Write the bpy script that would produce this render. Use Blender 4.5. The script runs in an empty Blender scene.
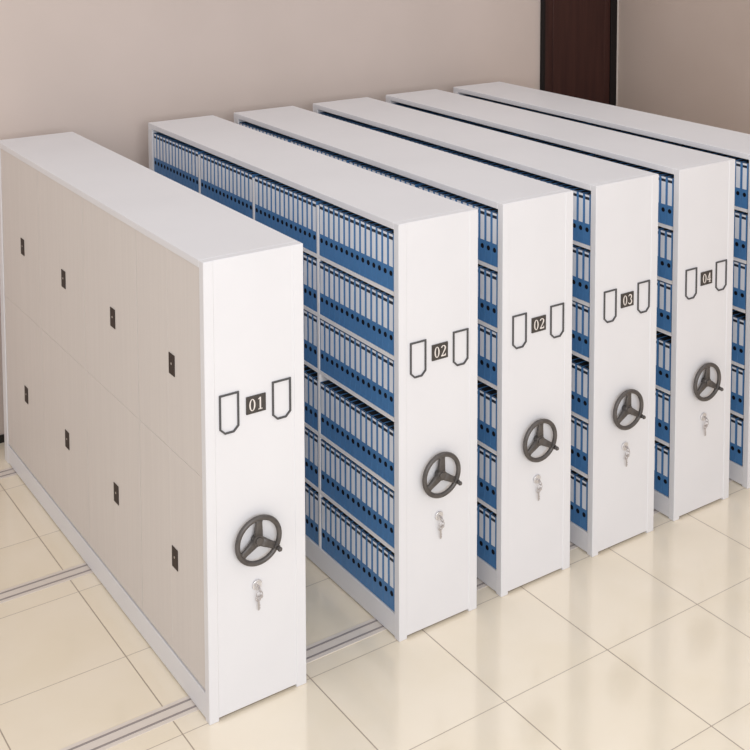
import bpy, bmesh, math, random
from mathutils import Vector, Matrix

S = bpy.context.scene
COL = S.collection
PI = math.pi

# ------------------------------------------------------------------ materials
def new_mat(name, col, rough=0.5, metal=0.0, spec=0.5):
    m = bpy.data.materials.new(name); m.use_nodes = True
    b = m.node_tree.nodes['Principled BSDF']
    b.inputs['Base Color'].default_value = (*col, 1)
    b.inputs['Roughness'].default_value = rough
    b.inputs['Metallic'].default_value = metal
    b.inputs['Specular IOR Level'].default_value = spec
    return m

def noise_tint(m, c1, c2, scale=(1, 1, 1), nscale=5.0, detail=3.0, lo=0.35, hi=0.65):
    """procedural colour variation from object-space noise"""
    nt = m.node_tree; N = nt.nodes; L = nt.links
    b = N['Principled BSDF']
    tc = N.new('ShaderNodeTexCoord'); mp = N.new('ShaderNodeMapping')
    mp.inputs['Scale'].default_value = scale
    nz = N.new('ShaderNodeTexNoise'); nz.inputs['Scale'].default_value = nscale
    nz.inputs['Detail'].default_value = detail
    rp = N.new('ShaderNodeValToRGB')
    rp.color_ramp.elements[0].position = lo; rp.color_ramp.elements[0].color = (*c1, 1)
    rp.color_ramp.elements[1].position = hi; rp.color_ramp.elements[1].color = (*c2, 1)
    L.new(tc.outputs['Object'], mp.inputs['Vector']); L.new(mp.outputs[0], nz.inputs['Vector'])
    L.new(nz.outputs['Fac'], rp.inputs['Fac']); L.new(rp.outputs['Color'], b.inputs['Base Color'])
    return nz

M = {}
M['white'] = new_mat('white_powder_coat', (.86, .84, .85), .42, 0, .35)
noise_tint(M['white'], (.735, .728, .752), (.755, .748, .772), nscale=2.0)
M['shelf'] = new_mat('white_shelf_steel', (.83, .81, .81), .45, 0, .35)
M['door'] = new_mat('shaded_laminate', (.78, .73, .70), .5, 0, .3)  # grained laminate; much of the beige is side shading put into the colour
noise_tint(M['door'], (.665, .617, .588), (.685, .637, .607), scale=(30, 30, .8), nscale=2.0, detail=4)
M['gap'] = new_mat('shadow_gap', (.42, .38, .36), .7)
M['handle'] = new_mat('dark_bronze_plate', (.040, .026, .021), .6, .0, .3)
M['keyhole'] = new_mat('worn_keyhole', (.45, .40, .36), .4, .5)
M['wheel'] = new_mat('dark_graphite_bakelite', (.085, .077, .074), .38, .25)
noise_tint(M['wheel'], (.082, .073, .069), (.112, .10, .095), nscale=30)
M['frame'] = new_mat('grey_label_frame', (.075, .073, .076), .5)
M['plate'] = new_mat('dark_number_plate', (.060, .052, .048), .5)
noise_tint(M['plate'], (.043, .036, .033), (.062, .053, .047), nscale=25)
M['numeral'] = new_mat('cream_numeral', (.80, .74, .70), .5)
M['chrome'] = new_mat('pale_satin_steel', (.72, .70, .70), .3, .55)
M['steelkey'] = new_mat('grey_key_steel', (.50, .47, .47), .35, .6)
M['blue'] = new_mat('blue_file_board', (.045, .145, .36), .42, 0, .4)
noise_tint(M['blue'], (.060, .190, .415), (.073, .215, .46), nscale=12)
M['pages'] = new_mat('dark_file_inside', (.012, .013, .017), .8)
M['paper'] = new_mat('white_paper_label', (.77, .79, .84), .6)
M['ink_and_shade'] = new_mat('black_print_and_gap_shade', (.012, .016, .03), .6)
M['hole'] = new_mat('black_finger_ring', (.005, .006, .011), .8, 0, .2)
M['railplate'] = new_mat('rail_plate', (.75, .68, .62), .35, .1)
M['groove'] = new_mat('rail_groove', (.36, .32, .31), .4, .3)
M['wall'] = new_mat('beige_wall_paint', (.56, .49, .44), .8, 0, .2)
noise_tint(M['wall'], (.59, .505, .46), (.62, .53, .485), nscale=1.2)
M['wall_r'] = new_mat('beige_wall_paint_shaded', (.47, .40, .345), .8, 0, .2)  # wall paint again, darkened for the weaker light on the side wall
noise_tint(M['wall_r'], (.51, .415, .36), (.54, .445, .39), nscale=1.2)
M['doorwood'] = new_mat('dark_mahogany', (.055, .022, .018), .45, 0, .35)
noise_tint(M['doorwood'], (.034, .010, .008), (.048, .016, .012), scale=(14, 14, .7), nscale=2, detail=4)
M['jamb'] = new_mat('near_black_frame', (.010, .007, .007), .6, 0, .25)
M['trim'] = new_mat('pale_corner_bead', (.62, .56, .52), .6)
M['skirt'] = new_mat('black_skirting', (.012, .010, .010), .45)

# floor: polished cream tiles with thin joints
def floor_mat():
    m = new_mat('polished_cream_tile', (.78, .70, .60), .12, 0, 1.0)
    nt = m.node_tree; N = nt.nodes; L = nt.links; b = N['Principled BSDF']
    b.inputs['IOR'].default_value = 1.7
    tc = N.new('ShaderNodeTexCoord'); sp = N.new('ShaderNodeSeparateXYZ')
    L.new(tc.outputs['Object'], sp.inputs[0])
    def math_(op, a, c=None):
        n = N.new('ShaderNodeMath'); n.operation = op
        for i, v in enumerate((a, c)):
            if v is None: continue
            if isinstance(v, (int, float)): n.inputs[i].default_value = v
            else: L.new(v, n.inputs[i])
        return n.outputs[0]
    def line(o, off, pitch, half):
        t = math_('DIVIDE', math_('SUBTRACT', o, off), pitch)
        fr = math_('FRACT', t)
        d = math_('MINIMUM', fr, math_('SUBTRACT', 1.0, fr))
        return math_('LESS_THAN', d, half / pitch), math_('FLOOR', t)
    lx, ix = line(sp.outputs[0], 1.205, .664, .0030)
    ly, iy = line(sp.outputs[1], .022, .711, .0022)
    joint = math_('MAXIMUM', lx, ly)
    # marble-like clouds and per tile variation
    cx = N.new('ShaderNodeCombineXYZ'); L.new(ix, cx.inputs[0]); L.new(iy, cx.inputs[1])
    wn = N.new('ShaderNodeTexWhiteNoise'); wn.noise_dimensions = '2D'; L.new(cx.outputs[0], wn.inputs['Vector'])
    ad = N.new('ShaderNodeVectorMath'); ad.operation = 'MULTIPLY_ADD'
    L.new(wn.outputs['Color'], ad.inputs[0]); ad.inputs[1].default_value = (7, 7, 7); L.new(tc.outputs['Object'], ad.inputs[2])
    nz = N.new('ShaderNodeTexNoise'); nz.inputs['Scale'].default_value = 2.2; nz.inputs['Detail'].default_value = 5
    L.new(ad.outputs[0], nz.inputs['Vector'])
    rp = N.new('ShaderNodeValToRGB')
    rp.color_ramp.elements[0].position = .32; rp.color_ramp.elements[0].color = (.875, .775, .61, 1)
    rp.color_ramp.elements[1].position = .62; rp.color_ramp.elements[1].color = (.905, .81, .66, 1)
    L.new(nz.outputs['Fac'], rp.inputs['Fac'])
    mx = N.new('ShaderNodeMix'); mx.data_type = 'RGBA'
    L.new(joint, mx.inputs['Factor']); L.new(rp.outputs['Color'], mx.inputs['A'])
    mx.inputs['B'].default_value = (.36, .285, .215, 1)
    L.new(mx.outputs['Result'], b.inputs['Base Color'])
    rg = math_('ADD', math_('MULTIPLY', joint, .4), .13)
    L.new(rg, b.inputs['Roughness'])
    return m
M['floor'] = floor_mat()

# ------------------------------------------------------------------ mesh helpers
def nb(): return bmesh.new()

def box(bm, x0, x1, y0, y1, z0, z1, bev=0.0, mi=0, segs=1):
    vs = [bm.verts.new((x, y, z)) for x in (x0, x1) for y in (y0, y1) for z in (z0, z1)]
    q = [(0, 1, 3, 2), (4, 6, 7, 5), (0, 4, 5, 1), (2, 3, 7, 6), (0, 2, 6, 4), (1, 5, 7, 3)]
    fs = [bm.faces.new([vs[i] for i in f]) for f in q]
    for f in fs: f.material_index = mi
    if bev > 0:
        es = list({e for f in fs for e in f.edges})
        r = bmesh.ops.bevel(bm, geom=es, offset=bev, segments=segs, affect='EDGES', profile=.5)
        for f in r['faces']: f.material_index = mi

def cyl(bm, p0, p1, r0, r1=None, n=20, mi=0):
    r1 = r0 if r1 is None else r1
    p0 = Vector(p0); p1 = Vector(p1); d = (p1 - p0).normalized()
    a = d.orthogonal().normalized(); b = d.cross(a)
    A, B = [], []
    for i in range(n):
        t = 2 * PI * i / n; o = a * math.cos(t) + b * math.sin(t)
        A.append(bm.verts.new(p0 + o * r0)); B.append(bm.verts.new(p1 + o * r1))
    for i in range(n):
        j = (i + 1) % n
        f = bm.faces.new((A[i], A[j], B[j], B[i])); f.material_index = mi; f.smooth = True
    f = bm.faces.new(A[::-1]); f.material_index = mi
    f = bm.faces.new(B); f.material_index = mi

def torus(bm, c, axis, R, r, n=48, k=12, sx=1.0, mi=0):
    c = Vector(c); d = Vector(axis).normalized()
    a = d.orthogonal().normalized(); b = d.cross(a)
    rings = []
    for i in range(n):
        t = 2 * PI * i / n; o = a * math.cos(t) + b * math.sin(t)
        rings.append([bm.verts.new(c + o * (R + r * math.cos(2 * PI * j / k)) + d * (r * sx * math.sin(2 * PI * j / k))) for j in range(k)])
    for i in range(n):
        for j in range(k):
            f = bm.faces.new((rings[i][j], rings[(i + 1) % n][j], rings[(i + 1) % n][(j + 1) % k], rings[i][(j + 1) % k]))
            f.smooth = True; f.material_index = mi

def prism_xz(bm, pts, y0, y1, mi=0):
    """closed polygon in the x-z plane extruded along y"""
    A = [bm.verts.new((x, y0, z)) for x, z in pts]; B = [bm.verts.new((x, y1, z)) for x, z in pts]
    n = len(pts)
    for i in range(n):
        j = (i + 1) % n; f = bm.faces.new((A[i], A[j], B[j], B[i])); f.material_index = mi
    f = bm.faces.new(A[::-1]); f.material_index = mi
    f = bm.faces.new(B); f.material_index = mi

def ring_xz(bm, outer, inner, y0, y1, mi=0):
    """frame between two polygons with the same number of points"""
    n = len(outer)
    V = [[bm.verts.new((x, y, z)) for x, z in poly] for poly in (outer, inner) for y in (y0, y1)]
    of, ob, inf, inb = V
    for i in range(n):
        j = (i + 1) % n
        for q in ((of[i], of[j], inf[j], inf[i]), (ob[i], inb[i], inb[j], ob[j]),
                  (of[i], ob[i], ob[j], of[j]), (inf[i], inf[j], inb[j], inb[i])):
            f = bm.faces.new(q); f.material_index = mi

def ribbon_xz(bm, pts, ws, y0, y1):
    """stroke of varying width through pts in the x-z plane"""
    n = len(pts); L = []; R = []
    for i in range(n):
        a = Vector(pts[max(0, i - 1)]); b = Vector(pts[min(n - 1, i + 1)])
        d = (b - a).normalized(); nn = Vector((-d.y, d.x)) * ws[i] / 2; p = Vector(pts[i])
        L.append(p + nn); R.append(p - nn)
    V = [[bm.verts.new((p.x, y, p.y)) for p in P] for P in (L, R) for y in (y0, y1)]
    lf, lb, rf, rb = V
    for i in range(n - 1):
        for q in ((lf[i], lf[i + 1], rf[i + 1], rf[i]), (lb[i], rb[i], rb[i + 1], lb[i + 1]),
                  (lf[i], lb[i], lb[i + 1], lf[i + 1]), (rf[i], rf[i + 1], rb[i + 1], rb[i])):
            bm.faces.new(q)
    bm.faces.new((lf[0], rf[0], rb[0], lb[0])); bm.faces.new((lf[-1], lb[-1], rb[-1], rf[-1]))

def mesh(name, bm, mats):
    bmesh.ops.recalc_face_normals(bm, faces=bm.faces)
    me = bpy.data.meshes.new(name); bm.to_mesh(me); bm.free()
    for m in (mats if isinstance(mats, (list, tuple)) else [mats]): me.materials.append(m)
    return me

def obj(name, bm, mats, parent=None, loc=None):
    me = bm if isinstance(bm, bpy.types.Mesh) else mesh(name, bm, mats)
    o = bpy.data.objects.new(name, me); COL.objects.link(o)
    if parent: o.parent = parent
    if loc: o.location = loc
    return o

def thing(name, label, cat, loc=(0, 0, 0), group=None):
    o = bpy.data.objects.new(name, None); COL.objects.link(o)
    o.empty_display_size = .1; o.location = loc
    o['label'] = label; o['category'] = cat
    if group: o['group'] = group
    return o

def struct(name, bm, mats):
    o = obj(name, bm, mats); o['kind'] = 'structure'; return o

# ------------------------------------------------------------------ dimensions (metres)
W, D, H = .50, 3.298, 2.20
UX = [0.0, 1.049, 1.715, 2.387, 3.061, 3.741]
BACK = 3.58           # face of the back wall
RIGHT = 5.90          # face of the right wall
ROW = [1.837, 1.500, 1.175, .806, .473, .130]      # shelf tops, from the top row down
BAY = [.058, .854, 1.649, 2.446]                   # where each bay of files starts
PITCH, NB = .055, 14

# ------------------------------------------------------------------ the room
b = nb(); box(b, -7, RIGHT + .2, -9, BACK + .2, -.15, 0); struct('floor', b, M['floor'])
b = nb(); box(b, -7, RIGHT + .2, BACK, BACK + .2, 0, 4.6); struct('wall_back', b, M['wall'])
b = nb(); box(b, RIGHT, RIGHT + .2, -9, BACK, 0, 4.6); struct('wall_right', b, M['wall_r'])
b = nb(); box(b, -7, 4.93, BACK - .014, BACK, 0, .055, .002); struct('baseboard_back', b, M['skirt'])
b = nb(); box(b, RIGHT - .014, RIGHT, -9, BACK - .03, 0, .055, .002); struct('baseboard_right', b, M['skirt'])
b = nb(); box(b, RIGHT - .028, RIGHT, BACK - .028, BACK, .0, 4.6, .002); struct('trim_1', b, M['trim'])
# dark wooden door in the back wall, hard against the corner
b = nb()
box(b, 4.965, 5.79, BACK - .025, BACK, .006, 3.05, .003)
box(b, 5.06, 5.72, BACK - .031, BACK - .025, .25, 1.35, .004); box(b, 5.06, 5.72, BACK - .031, BACK - .025, 1.5, 2.9, .004)
dr = struct('door_1', b, M['doorwood'])
b = nb()
box(b, 4.93, 4.965, BACK - .04, BACK, 0, 3.1, .003); box(b, 5.79, 5.868, BACK - .04, BACK, 0, 3.1, .003)
box(b, 4.965, 5.79, BACK - .04, BACK, 3.05, 3.1, .003)
obj('door_frame', b, M['jamb'], dr)
b = nb(); cyl(b, (5.04, BACK - .03, 1.05), (5.04, BACK - .085, 1.05), .011); cyl(b, (5.04, BACK - .08, 1.05), (5.16, BACK - .08, 1.05), .010)
obj('door_handle', b, M['chrome'], dr)

# ------------------------------------------------------------------ floor rails the units roll on
RAIL_WHERE = ['near the front of the shelving units', 'under the middle of the shelving units', 'by the back wall behind the units']
for yc, where in zip((.195, 1.645, 3.09), RAIL_WHERE):
    t = thing('floor_rail', 'pale steel floor rail with two dark grooves ' + where, 'rail', (0, yc, 0), 'floor rails under the shelving')
    b = nb(); box(b, -4.0, 4.6, -.062, .062, 0, .003, .001); obj('rail_plate', b, M['railplate'], t)
    for s in (-1, 1):
        b = nb(); box(b, -4.0, 4.6, s * .031 - .006, s * .031 + .006, .003, .0045); obj('groove', b, M['groove'], t)

# ------------------------------------------------------------------ shared meshes for the shelving units
def end_panel_mesh(W=W):
    b = nb()
    box(b, 0, .049, 0, .048, 0, H, .003)                    # posts reach the floor
    box(b, W - .055, W, 0, .048, 0, H, .003)
    box(b, .047, W - .053, .003, .046, .016, H, .0015)      # panel stops just above it
    return mesh('end_panel', b, M['white'])

def rear_panel_mesh(W=W):
    b = nb(); box(b, 0, W, 3.222, D, 0, 2.163, .003); return mesh('rear_panel', b, M['white'])

def top_mesh(W=W):
    b = nb(); box(b, 0, W, .0485, D, 2.163, H, .003); return mesh('top_panel', b, M['white'])

def plinth_mesh(W=W, h=.1285):
    b = nb(); box(b, .002, W - .002, .0485, 3.2215, .008, h, .002); return mesh('plinth', b, M['white'])

def label_holder_mesh(x0, x1):
    z0, z1, c, t = 1.373, 1.563, .026, .0085
    def poly(k):
        cc = c - k * .42
        return [(x0 + k, z1 - k), (x1 - k, z1 - k), (x1 - k, z0 + c + k * .42 - .0), (x1 - c - k * .42 + 0, z0 + k), (x0 + c + k * .42, z0 + k), (x0 + k, z0 + c + k * .42)]
    b = nb(); ring_xz(b, poly(0), poly(t), -.004, .0032); return mesh('label_holder', b, M['frame'])

def rim_mesh():
    b = nb(); torus(b, (0, 0, 0), (0, 1, 0), .108, .0125, 64, 12); return mesh('rim', b, M['wheel'])

def spoke_mesh(ang):
    b = nb()
    d = Vector((math.cos(ang), math.sin(ang))); n = Vector((-d.y, d.x))
    sec = []
    for r, w, y0, y1 in ((.012, .021, -.006, .016), (.05, .018, -.007, .011), (.085, .0155, -.007, .007), (.103, .019, -.007, .007)):
        p = d * r
        sec.append([b.verts.new((p.x + n.x * s * w, y, p.y + n.y * s * w)) for s, y in ((-1, y0 * .6), (-.6, y0), (.6, y0), (1, y0 * .6), (1, y1), (-1, y1))])
    for a, c in zip(sec, sec[1:]):
        for i in range(6):
            j = (i + 1) % 6; f = b.faces.new((a[i], a[j], c[j], c[i])); f.smooth = True
    b.faces.new(sec[0]); b.faces.new(sec[-1])
    return mesh('spoke', b, M['wheel'])

def hub_mesh():
    b = nb(); cyl(b, (0, .036, 0), (0, .0, 0), .018, n=24); cyl(b, (0, .020, 0), (0, -.008, 0), .030, .026, n=28)
    cyl(b, (0, -.008, 0), (0, -.014, 0), .020, .016, n=24)
    return mesh('hub', b, M['wheel'])

def crank_mesh():
    b = nb(); a = math.radians(-32); x, z = .108 * math.cos(a), .108 * math.sin(a)
    cyl(b, (x, .008, z), (x, -.018, z), .015, .013); cyl(b, (x, -.018, z), (x, -.040, z), .0085, .0115); cyl(b, (x, -.040, z), (x, -.047, z), .0115, .007)
    return mesh('crank_handle', b, M['wheel'])

W1 = .509
ME1 = dict(end=end_panel_mesh(W1), rear=rear_panel_mesh(W1), top=top_mesh(W1), plinth=plinth_mesh(W1))
ME = dict(end=end_panel_mesh(), rear=rear_panel_mesh(), top=top_mesh(), plinth=plinth_mesh(),
          hl=label_holder_mesh(.068, .167), hr=label_holder_mesh(.337, .436),
          rim=rim_mesh(), hub=hub_mesh(), crank=crank_mesh(), spokes=[spoke_mesh(math.radians(a)) for a in (88, 212, -32)])
b = nb(); box(b, -.05, .05, -.004, .003, -.042, .042, .0008); ME['plate'] = mesh('number_plate', b, M['plate'])
b = nb()
torus(b, (0, -.003, 0), (0, 1, 0), .0205, .0045, 32, 8); cyl(b, (0, .003, 0), (0, -.006, 0), .0185, .0175, 24)
ME['lock'] = mesh('lock', b, M['chrome'])
b = nb()   # the key in the lock with a second one hanging from its ring
box(b, -.0015, .0015, -.03, -.006, -.006, .006, .0005); torus(b, (0, -.03, -.012), (1, 0, .15), .011, .0026, 24, 8)
torus(b, (0, -.026, -.036), (.25, 1, 0), .015, .0018, 28, 6)
torus(b, (-.001, -.018, -.062), (0, 1, 0), .0095, .0045, 24, 6, .4); box(b, -.0055, .0035, -.020, -.017, -.118, -.070, .0005)
box(b, .0035, .0065, -.020, -.017, -.112, -.104); box(b, .0035, .0065, -.020, -.017, -.098, -.092)
cyl(b, (.013, -.016, -.055), (.013, -.020, -.055), .0085, n=20)
ME['key'] = mesh('key', b, M['steelkey'])
# steel shelf and partition
b = nb(); box(b, .006, .2575, 0, .7705, -.0215, 0, .001); ME['shelf'] = mesh('shelf', b, M['shelf'])
b = nb(); box(b, .006, .258, .0, .0240, .128, 2.118, .0015); ME['partition'] = mesh('partition', b, M['shelf'])
b = nb(); box(b, .258, W, .0485, 3.2215, .129, 2.163, .002); ME['side'] = mesh('side_panel', b, M['white'])

# numerals, condensed with serifs, drawn in a cell .034 wide and .056 high
def numeral_mesh(ch):
    b = nb(); y0, y1 = -.0052, -.0038
    def arc(cx, cz, rx, rz, a0, a1, n=18): return [(cx + rx * math.cos(math.radians(a0 + (a1 - a0) * i / n)), cz + rz * math.sin(math.radians(a0 + (a1 - a0) * i / n))) for i in range(n + 1)]
    if ch == '0':
        N_ = 36
        o = [(.0155 * math.cos(2 * PI * i / N_), .029 * math.sin(2 * PI * i / N_)) for i in range(N_)]
        inn = [(.0085 * math.cos(2 * PI * i / N_), .0255 * math.sin(2 * PI * i / N_)) for i in range(N_)]
        ring_xz(b, o, inn, y0, y1)
    elif ch == '1':
        ribbon_xz(b, [(0.001, .029), (0.001, -.028)], [.007, .007], y0, y1)
        ribbon_xz(b, [(-.0095, -.0272), (.0115, -.0272)], [.0034, .0034], y0 - .0002, y1)
        ribbon_xz(b, [(-.010, .0215), (-.004, .0235), (.002, .0285)], [.003, .0042, .0045], y0 - .0003, y1)
    elif ch == '2':
        p = arc(0, .0145, .012, .0125, 165, -25, 18) + [(.0065, .000), (-.001, -.011), (-.0105, -.0245)]
        w = [.006] + [.0035 + .004 * min(1, abs(i - 6) / 8) for i in range(18)] + [.0065, .005, .004]
        ribbon_xz(b, p, w, y0, y1)
        ribbon_xz(b, [(-.0135, -.0255), (.0145, -.0255)], [.0066, .0066], y0 - .0002, y1)
        ribbon_xz(b, [(.0125, -.027), (.0138, -.016)], [.005, .003], y0 - .0003, y1)
    elif ch == '3':
        p = arc(-.001, .0145, .0115, .0125, 160, -75, 18); w = [.006] + [.0036 + .0036 * math.sin(PI * i / 18) for i in range(18)]
        ribbon_xz(b, p, w, y0, y1)
        p = arc(-.001, -.0135, .013, .014, 78, -160, 18); w = [.0036 + .0038 * math.sin(PI * i / 18) for i in range(18)] + [.006]
        ribbon_xz(b, p, w, y0 - .0002, y1)
    elif ch == '4':
        ribbon_xz(b, [(.0055, .029), (.0055, -.028)], [.0068, .0068], y0, y1)
        ribbon_xz(b, [(.004, .0285), (-.014, -.012)], [.004, .004], y0 - .0002, y1)
        ribbon_xz(b, [(-.0155, -.0125), (.0155, -.0125)], [.0042, .0042], y0 - .0003, y1)
        ribbon_xz(b, [(-.0025, -.0272), (.0135, -.0272)], [.0032, .0032], y0 - .0004, y1)
    return mesh('numeral', b, M['numeral'])
NUM = {c: numeral_mesh(c) for c in '01234'}

def make_unit(x, label, number, open_side=True):
    t = thing('mobile_shelving_unit', label, 'shelving unit', (x, 0, 0), 'mobile shelving units in a row')
    Q = ME if open_side else ME1
    dz = .009 if open_side else 0
    obj('end_panel', Q['end'], None, t); obj('rear_panel', Q['rear'], None, t)
    obj('top_panel', Q['top'], None, t); obj('plinth', Q['plinth'], None, t)
    if open_side:
        obj('side_panel', ME['side'], None, t)
        for y in BAY[1:]: obj('partition', ME['partition'], None, t, (0, y - .0245, 0))
        for z in ROW[:5]:
            for k, y in enumerate(BAY):
                obj('shelf', ME['shelf'], None, t, (0, y, z))
    # label holders, number plate, hand wheel, lock
    obj('label_holder', ME['hl'], None, t, (0, 0, dz)); obj('label_holder', ME['hr'], None, t, (0, 0, dz))
    p = obj('number_plate', ME['plate'], None, t, (.253, 0, 1.4795 + dz))
    if number:
        for i, c in enumerate(number):
            n = obj('numeral', NUM[c], None, p, (-.0205 + .040 * i, 0, 0))
    w = obj('handwheel', ME['hub'], None, t, (.243, -.032, .831 + dz * .7))
    obj('rim', ME['rim'], None, w); obj('crank_handle', ME['crank'], None, w)
    for s in ME['spokes']: obj('spoke', s, None, w)
    l = obj('lock', ME['lock'], None, t, (.248, 0, .598 + dz * .5))
    obj('key', ME['key'], None, l)
    return t

UNIT_LABELS = [
    ('white mobile shelving unit numbered 01 with closed pale side doors', '01'),
    ('open white shelving unit full of blue files, numbered 02, next to unit 01', '02'),
    ('open white shelving unit numbered 02 standing next to the 03 unit', '02'),
    ('open white shelving unit numbered 03 holding blue files', '03'),
    ('open white shelving unit numbered 04 holding blue files', '04'),
    ('last white shelving unit in the row, beyond unit 04, front cut off', ''),
]
units = []
for i, (lab, num) in enumerate(UNIT_LABELS):
    units.append(make_unit(UX[i], lab, num, i > 0))

# the closed unit: inner body and two-leaf doors in four bays, two tiers
t = units[0]
b = nb(); box(b, .024, W1, .0485, 3.2215, .135, 2.163, .002); obj('body', b, M['white'], t)
edges = [.0495, .83, 1.63, 2.43, 3.2205]
b = nb(); box(b, -.003, .0, -.034, .034, -.052, .052, .0008); cyl(b, (-.0028, .002, .004), (-.0042, .002, .004), .006, n=12, mi=1)
ME['door_handle'] = mesh('door_handle', b, [M['handle'], M['keyhole']])
for k in range(4):
    y0, y1 = edges[k] + .0022, edges[k + 1] - .0022; ym = (y0 + y1) / 2
    for (z0, z1), zh in (((1.1695, 2.1605), 1.602), ((.140, 1.1680), .632)):
        for (a, c, front) in ((y0, ym - .0005, True), (ym + .0005, y1, False)):
            b = nb(); box(b, .006, .0225, a, c, z0, z1, .0007)
            d = obj('door', b, M['door'], t)
            if front: obj('door_handle', ME['door_handle'], None, d, (.0055, ym - .050, zh))

# ------------------------------------------------------------------ blue lever arch files
b = nb()
hw = .0265
box(b, 0, .004, -hw, hw, 0, .300, .0012)
box(b, .0038, .225, -hw, -hw + .0022, 0, .300); box(b, .0038, .225, hw - .0022, hw, 0, .300)
FM_cover = mesh('cover', b, M['blue'])
b = nb(); box(b, .0045, .215, -hw + .0024, hw - .0024, .004, .2975); FM_pages = mesh('page_block', b, M['pages'])
b = nb()
box(b, -.0010, 0, -.0170, .0170, .125, .265, mi=0); box(b, -.0010, 0, -.0170, .0170, .2652, .2815, mi=1); box(b, -.0010, 0, -.0170, .0170, .2818, .2945, mi=0); box(b, -.0008, 0, -.0255, .0255, .2948, .2990, mi=1)  # topmost strip is no print: it paints the dark gap's shade on the spine
FM_label = mesh('spine_label', b, [M['paper'], M['ink_and_shade']])
b = nb(); cyl(b, (.0, 0, .089), (-.0016, 0, .089), .0142, .0132, 18); FM_ring = mesh('finger_ring', b, M['hole'])

ORD = ['first', 'second', 'third', 'fourth', 'fifth', 'sixth', 'seventh', 'eighth', 'ninth', 'tenth', 'eleventh', 'twelfth', 'thirteenth', 'fourteenth']
ROWN = ['top', 'second', 'third', 'fourth', 'fifth', 'bottom']
BAYN = ['front', 'second', 'third', 'rear']
UNITN = {1: 'the 02 unit beside 01', 2: 'the 02 unit beside 03', 3: 'the 03 unit', 4: 'the 04 unit', 5: 'the last unit'}
FILES_GROUP = 'blue lever arch files on the shelves'
# the 300 files that show largest are objects of their own: {(unit, bay, row): how many from the front}
SHOWN = {}
for row in range(6): SHOWN[1, 0, row] = 14
for bay in (1, 2, 3): SHOWN[1, bay, 0] = 14
SHOWN.update({(1, 1, 1): 3, (1, 1, 2): 3, (1, 1, 3): 4, (1, 1, 4): 3, (1, 1, 5): 3})
for bay in (0, 1, 2): SHOWN[2, bay, 0] = 14
SHOWN[2, 3, 0] = 12
for row in range(1, 6): SHOWN[2, 0, row] = 4; SHOWN[3, 0, row] = 3; SHOWN[4, 0, row] = 3; SHOWN[5, 0, row] = 2
SHOWN.update({(3, 0, 3): 4, (5, 0, 3): 3, (3, 0, 0): 14, (3, 1, 0): 14, (3, 2, 0): 4, (4, 0, 0): 4, (5, 0, 0): 3})
FILE_PARTS = (('cover', FM_cover), ('page_block', FM_pages), ('spine_label', FM_label), ('finger_ring', FM_ring))
rest = []
proto = None
for u in range(1, 6):
    for bay in range(4):
        for row in range(6):
            for k in range(NB):
                loc = Vector((UX[u] + .009, BAY[bay] + .0005 + (k + .5) * PITCH, ROW[row] + .0008))
                if k >= SHOWN.get((u, bay, row), 0): rest.append(loc); continue
                lab = 'blue file, %s from front, %s bay, %s shelf of %s' % (ORD[k], BAYN[bay], ROWN[row], UNITN[u])
                if proto is None:
                    f = proto = thing('lever_arch_file', lab, 'file', loc, FILES_GROUP); f.empty_display_size = .02
                    for nm, me in FILE_PARTS: obj(nm, me, None, f)
                else:
                    f = proto.copy(); COL.objects.link(f); f.location = loc; f['label'] = lab
                    for ch in proto.children:
                        c = ch.copy(); c.parent = f; COL.objects.link(c)
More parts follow.
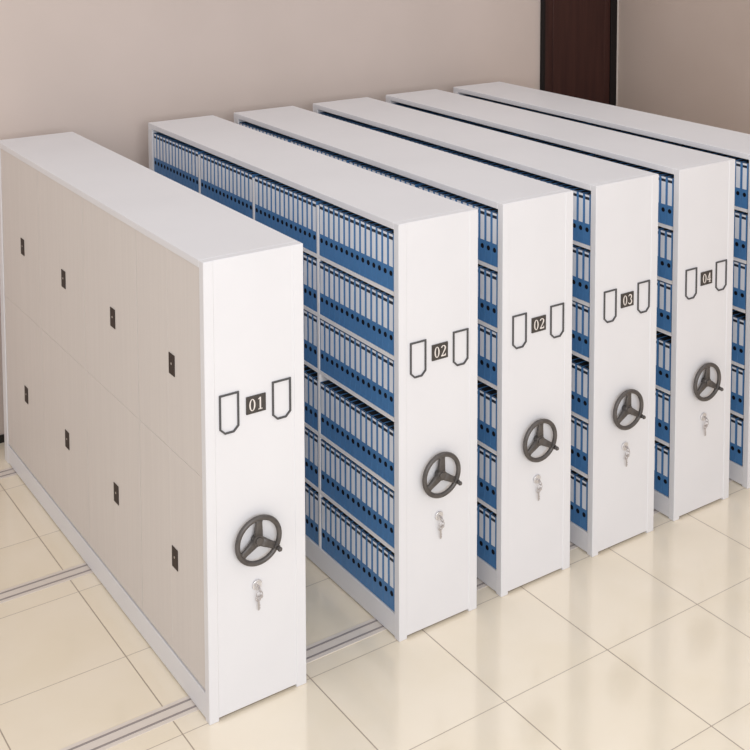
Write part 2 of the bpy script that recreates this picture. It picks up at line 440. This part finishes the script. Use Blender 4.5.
# all the other files, deep in the aisles, as one object
verts, faces, mids = [], [], []
rm = [M['blue'], M['pages'], M['paper'], M['ink_and_shade'], M['hole']]
for loc in rest:
    for me in (FM_cover, FM_pages, FM_label, FM_ring):
        b0 = len(verts); verts.extend((v.co + loc)[:] for v in me.vertices)
        for p in me.polygons:
            faces.append([b0 + q for q in p.vertices]); mids.append(rm.index(me.materials[p.material_index]))
me = bpy.data.meshes.new('lever_arch_files'); me.from_pydata(verts, [], faces)
for m in rm: me.materials.append(m)
me.polygons.foreach_set('material_index', mids); me.update()
o = bpy.data.objects.new('lever_arch_files', me); COL.objects.link(o)
o['kind'] = 'stuff'; o['category'] = 'files'; o['label'] = 'mass of blue files deep inside the narrow aisles between the open shelving units'

# ------------------------------------------------------------------ camera (a shift lens: verticals stay upright)
cd = bpy.data.cameras.new('camera'); cam = bpy.data.objects.new('camera', cd); COL.objects.link(cam)
F, PX, PY = 1218.36, 486.80, -17.41
yaw, pit, roll = .648052, .0779352, .00393409
f = Vector((math.sin(yaw) * math.cos(pit), math.cos(yaw) * math.cos(pit), -math.sin(pit)))
r = f.cross(Vector((0, 0, 1))).normalized(); u_ = r.cross(f)
c_, s_ = math.cos(roll), math.sin(roll)
r2 = r * c_ + u_ * s_; u2 = u_ * c_ - r * s_
mw = Matrix((r2, u2, -f)).transposed().to_4x4(); mw.translation = Vector((-2.23098, -5.05844, 3.89277))
cam.matrix_world = mw
cd.sensor_width = 36; cd.lens = F / 750 * 36
cd.shift_x = (375 - PX) / 750; cd.shift_y = (PY - 375) / 750
cd.clip_start = .05; cd.clip_end = 60
S.camera = cam

# ------------------------------------------------------------------ light
w = bpy.data.worlds.new('daylight'); S.world = w; w.use_nodes = True
bg = w.node_tree.nodes['Background']; bg.inputs['Color'].default_value = (1.0, .97, .955, 1); bg.inputs['Strength'].default_value = .79
def area(name, loc, target, sx, sy, power, col):
    ld = bpy.data.lights.new(name, 'AREA'); ld.shape = 'RECTANGLE'; ld.size = sx; ld.size_y = sy; ld.energy = power; ld.color = col
    o = bpy.data.objects.new(name, ld); COL.objects.link(o); o.location = loc
    o.rotation_euler = (Vector(target) - Vector(loc)).to_track_quat('-Z', 'Y').to_euler()
area('front_key', (-1.6, -7.6, 3.9), (1.0, 0, .8), 5.0, 3.0, 306, (.935, .965, 1.0))  # unseen key from the front, set to the left to brighten side faces
area('overhead_fill', (2.2, -.6, 5.2), (2.2, -.6, 0), 7.0, 6.0, 20, (1.0, .975, .96))  # no fixture here: fill added overhead to lift tops and floor

S.view_settings.view_transform = 'Standard'; S.view_settings.look = 'None'
S.view_settings.gamma = 1; S.view_settings.use_curve_mapping = False
S.view_settings.exposure = 0.08
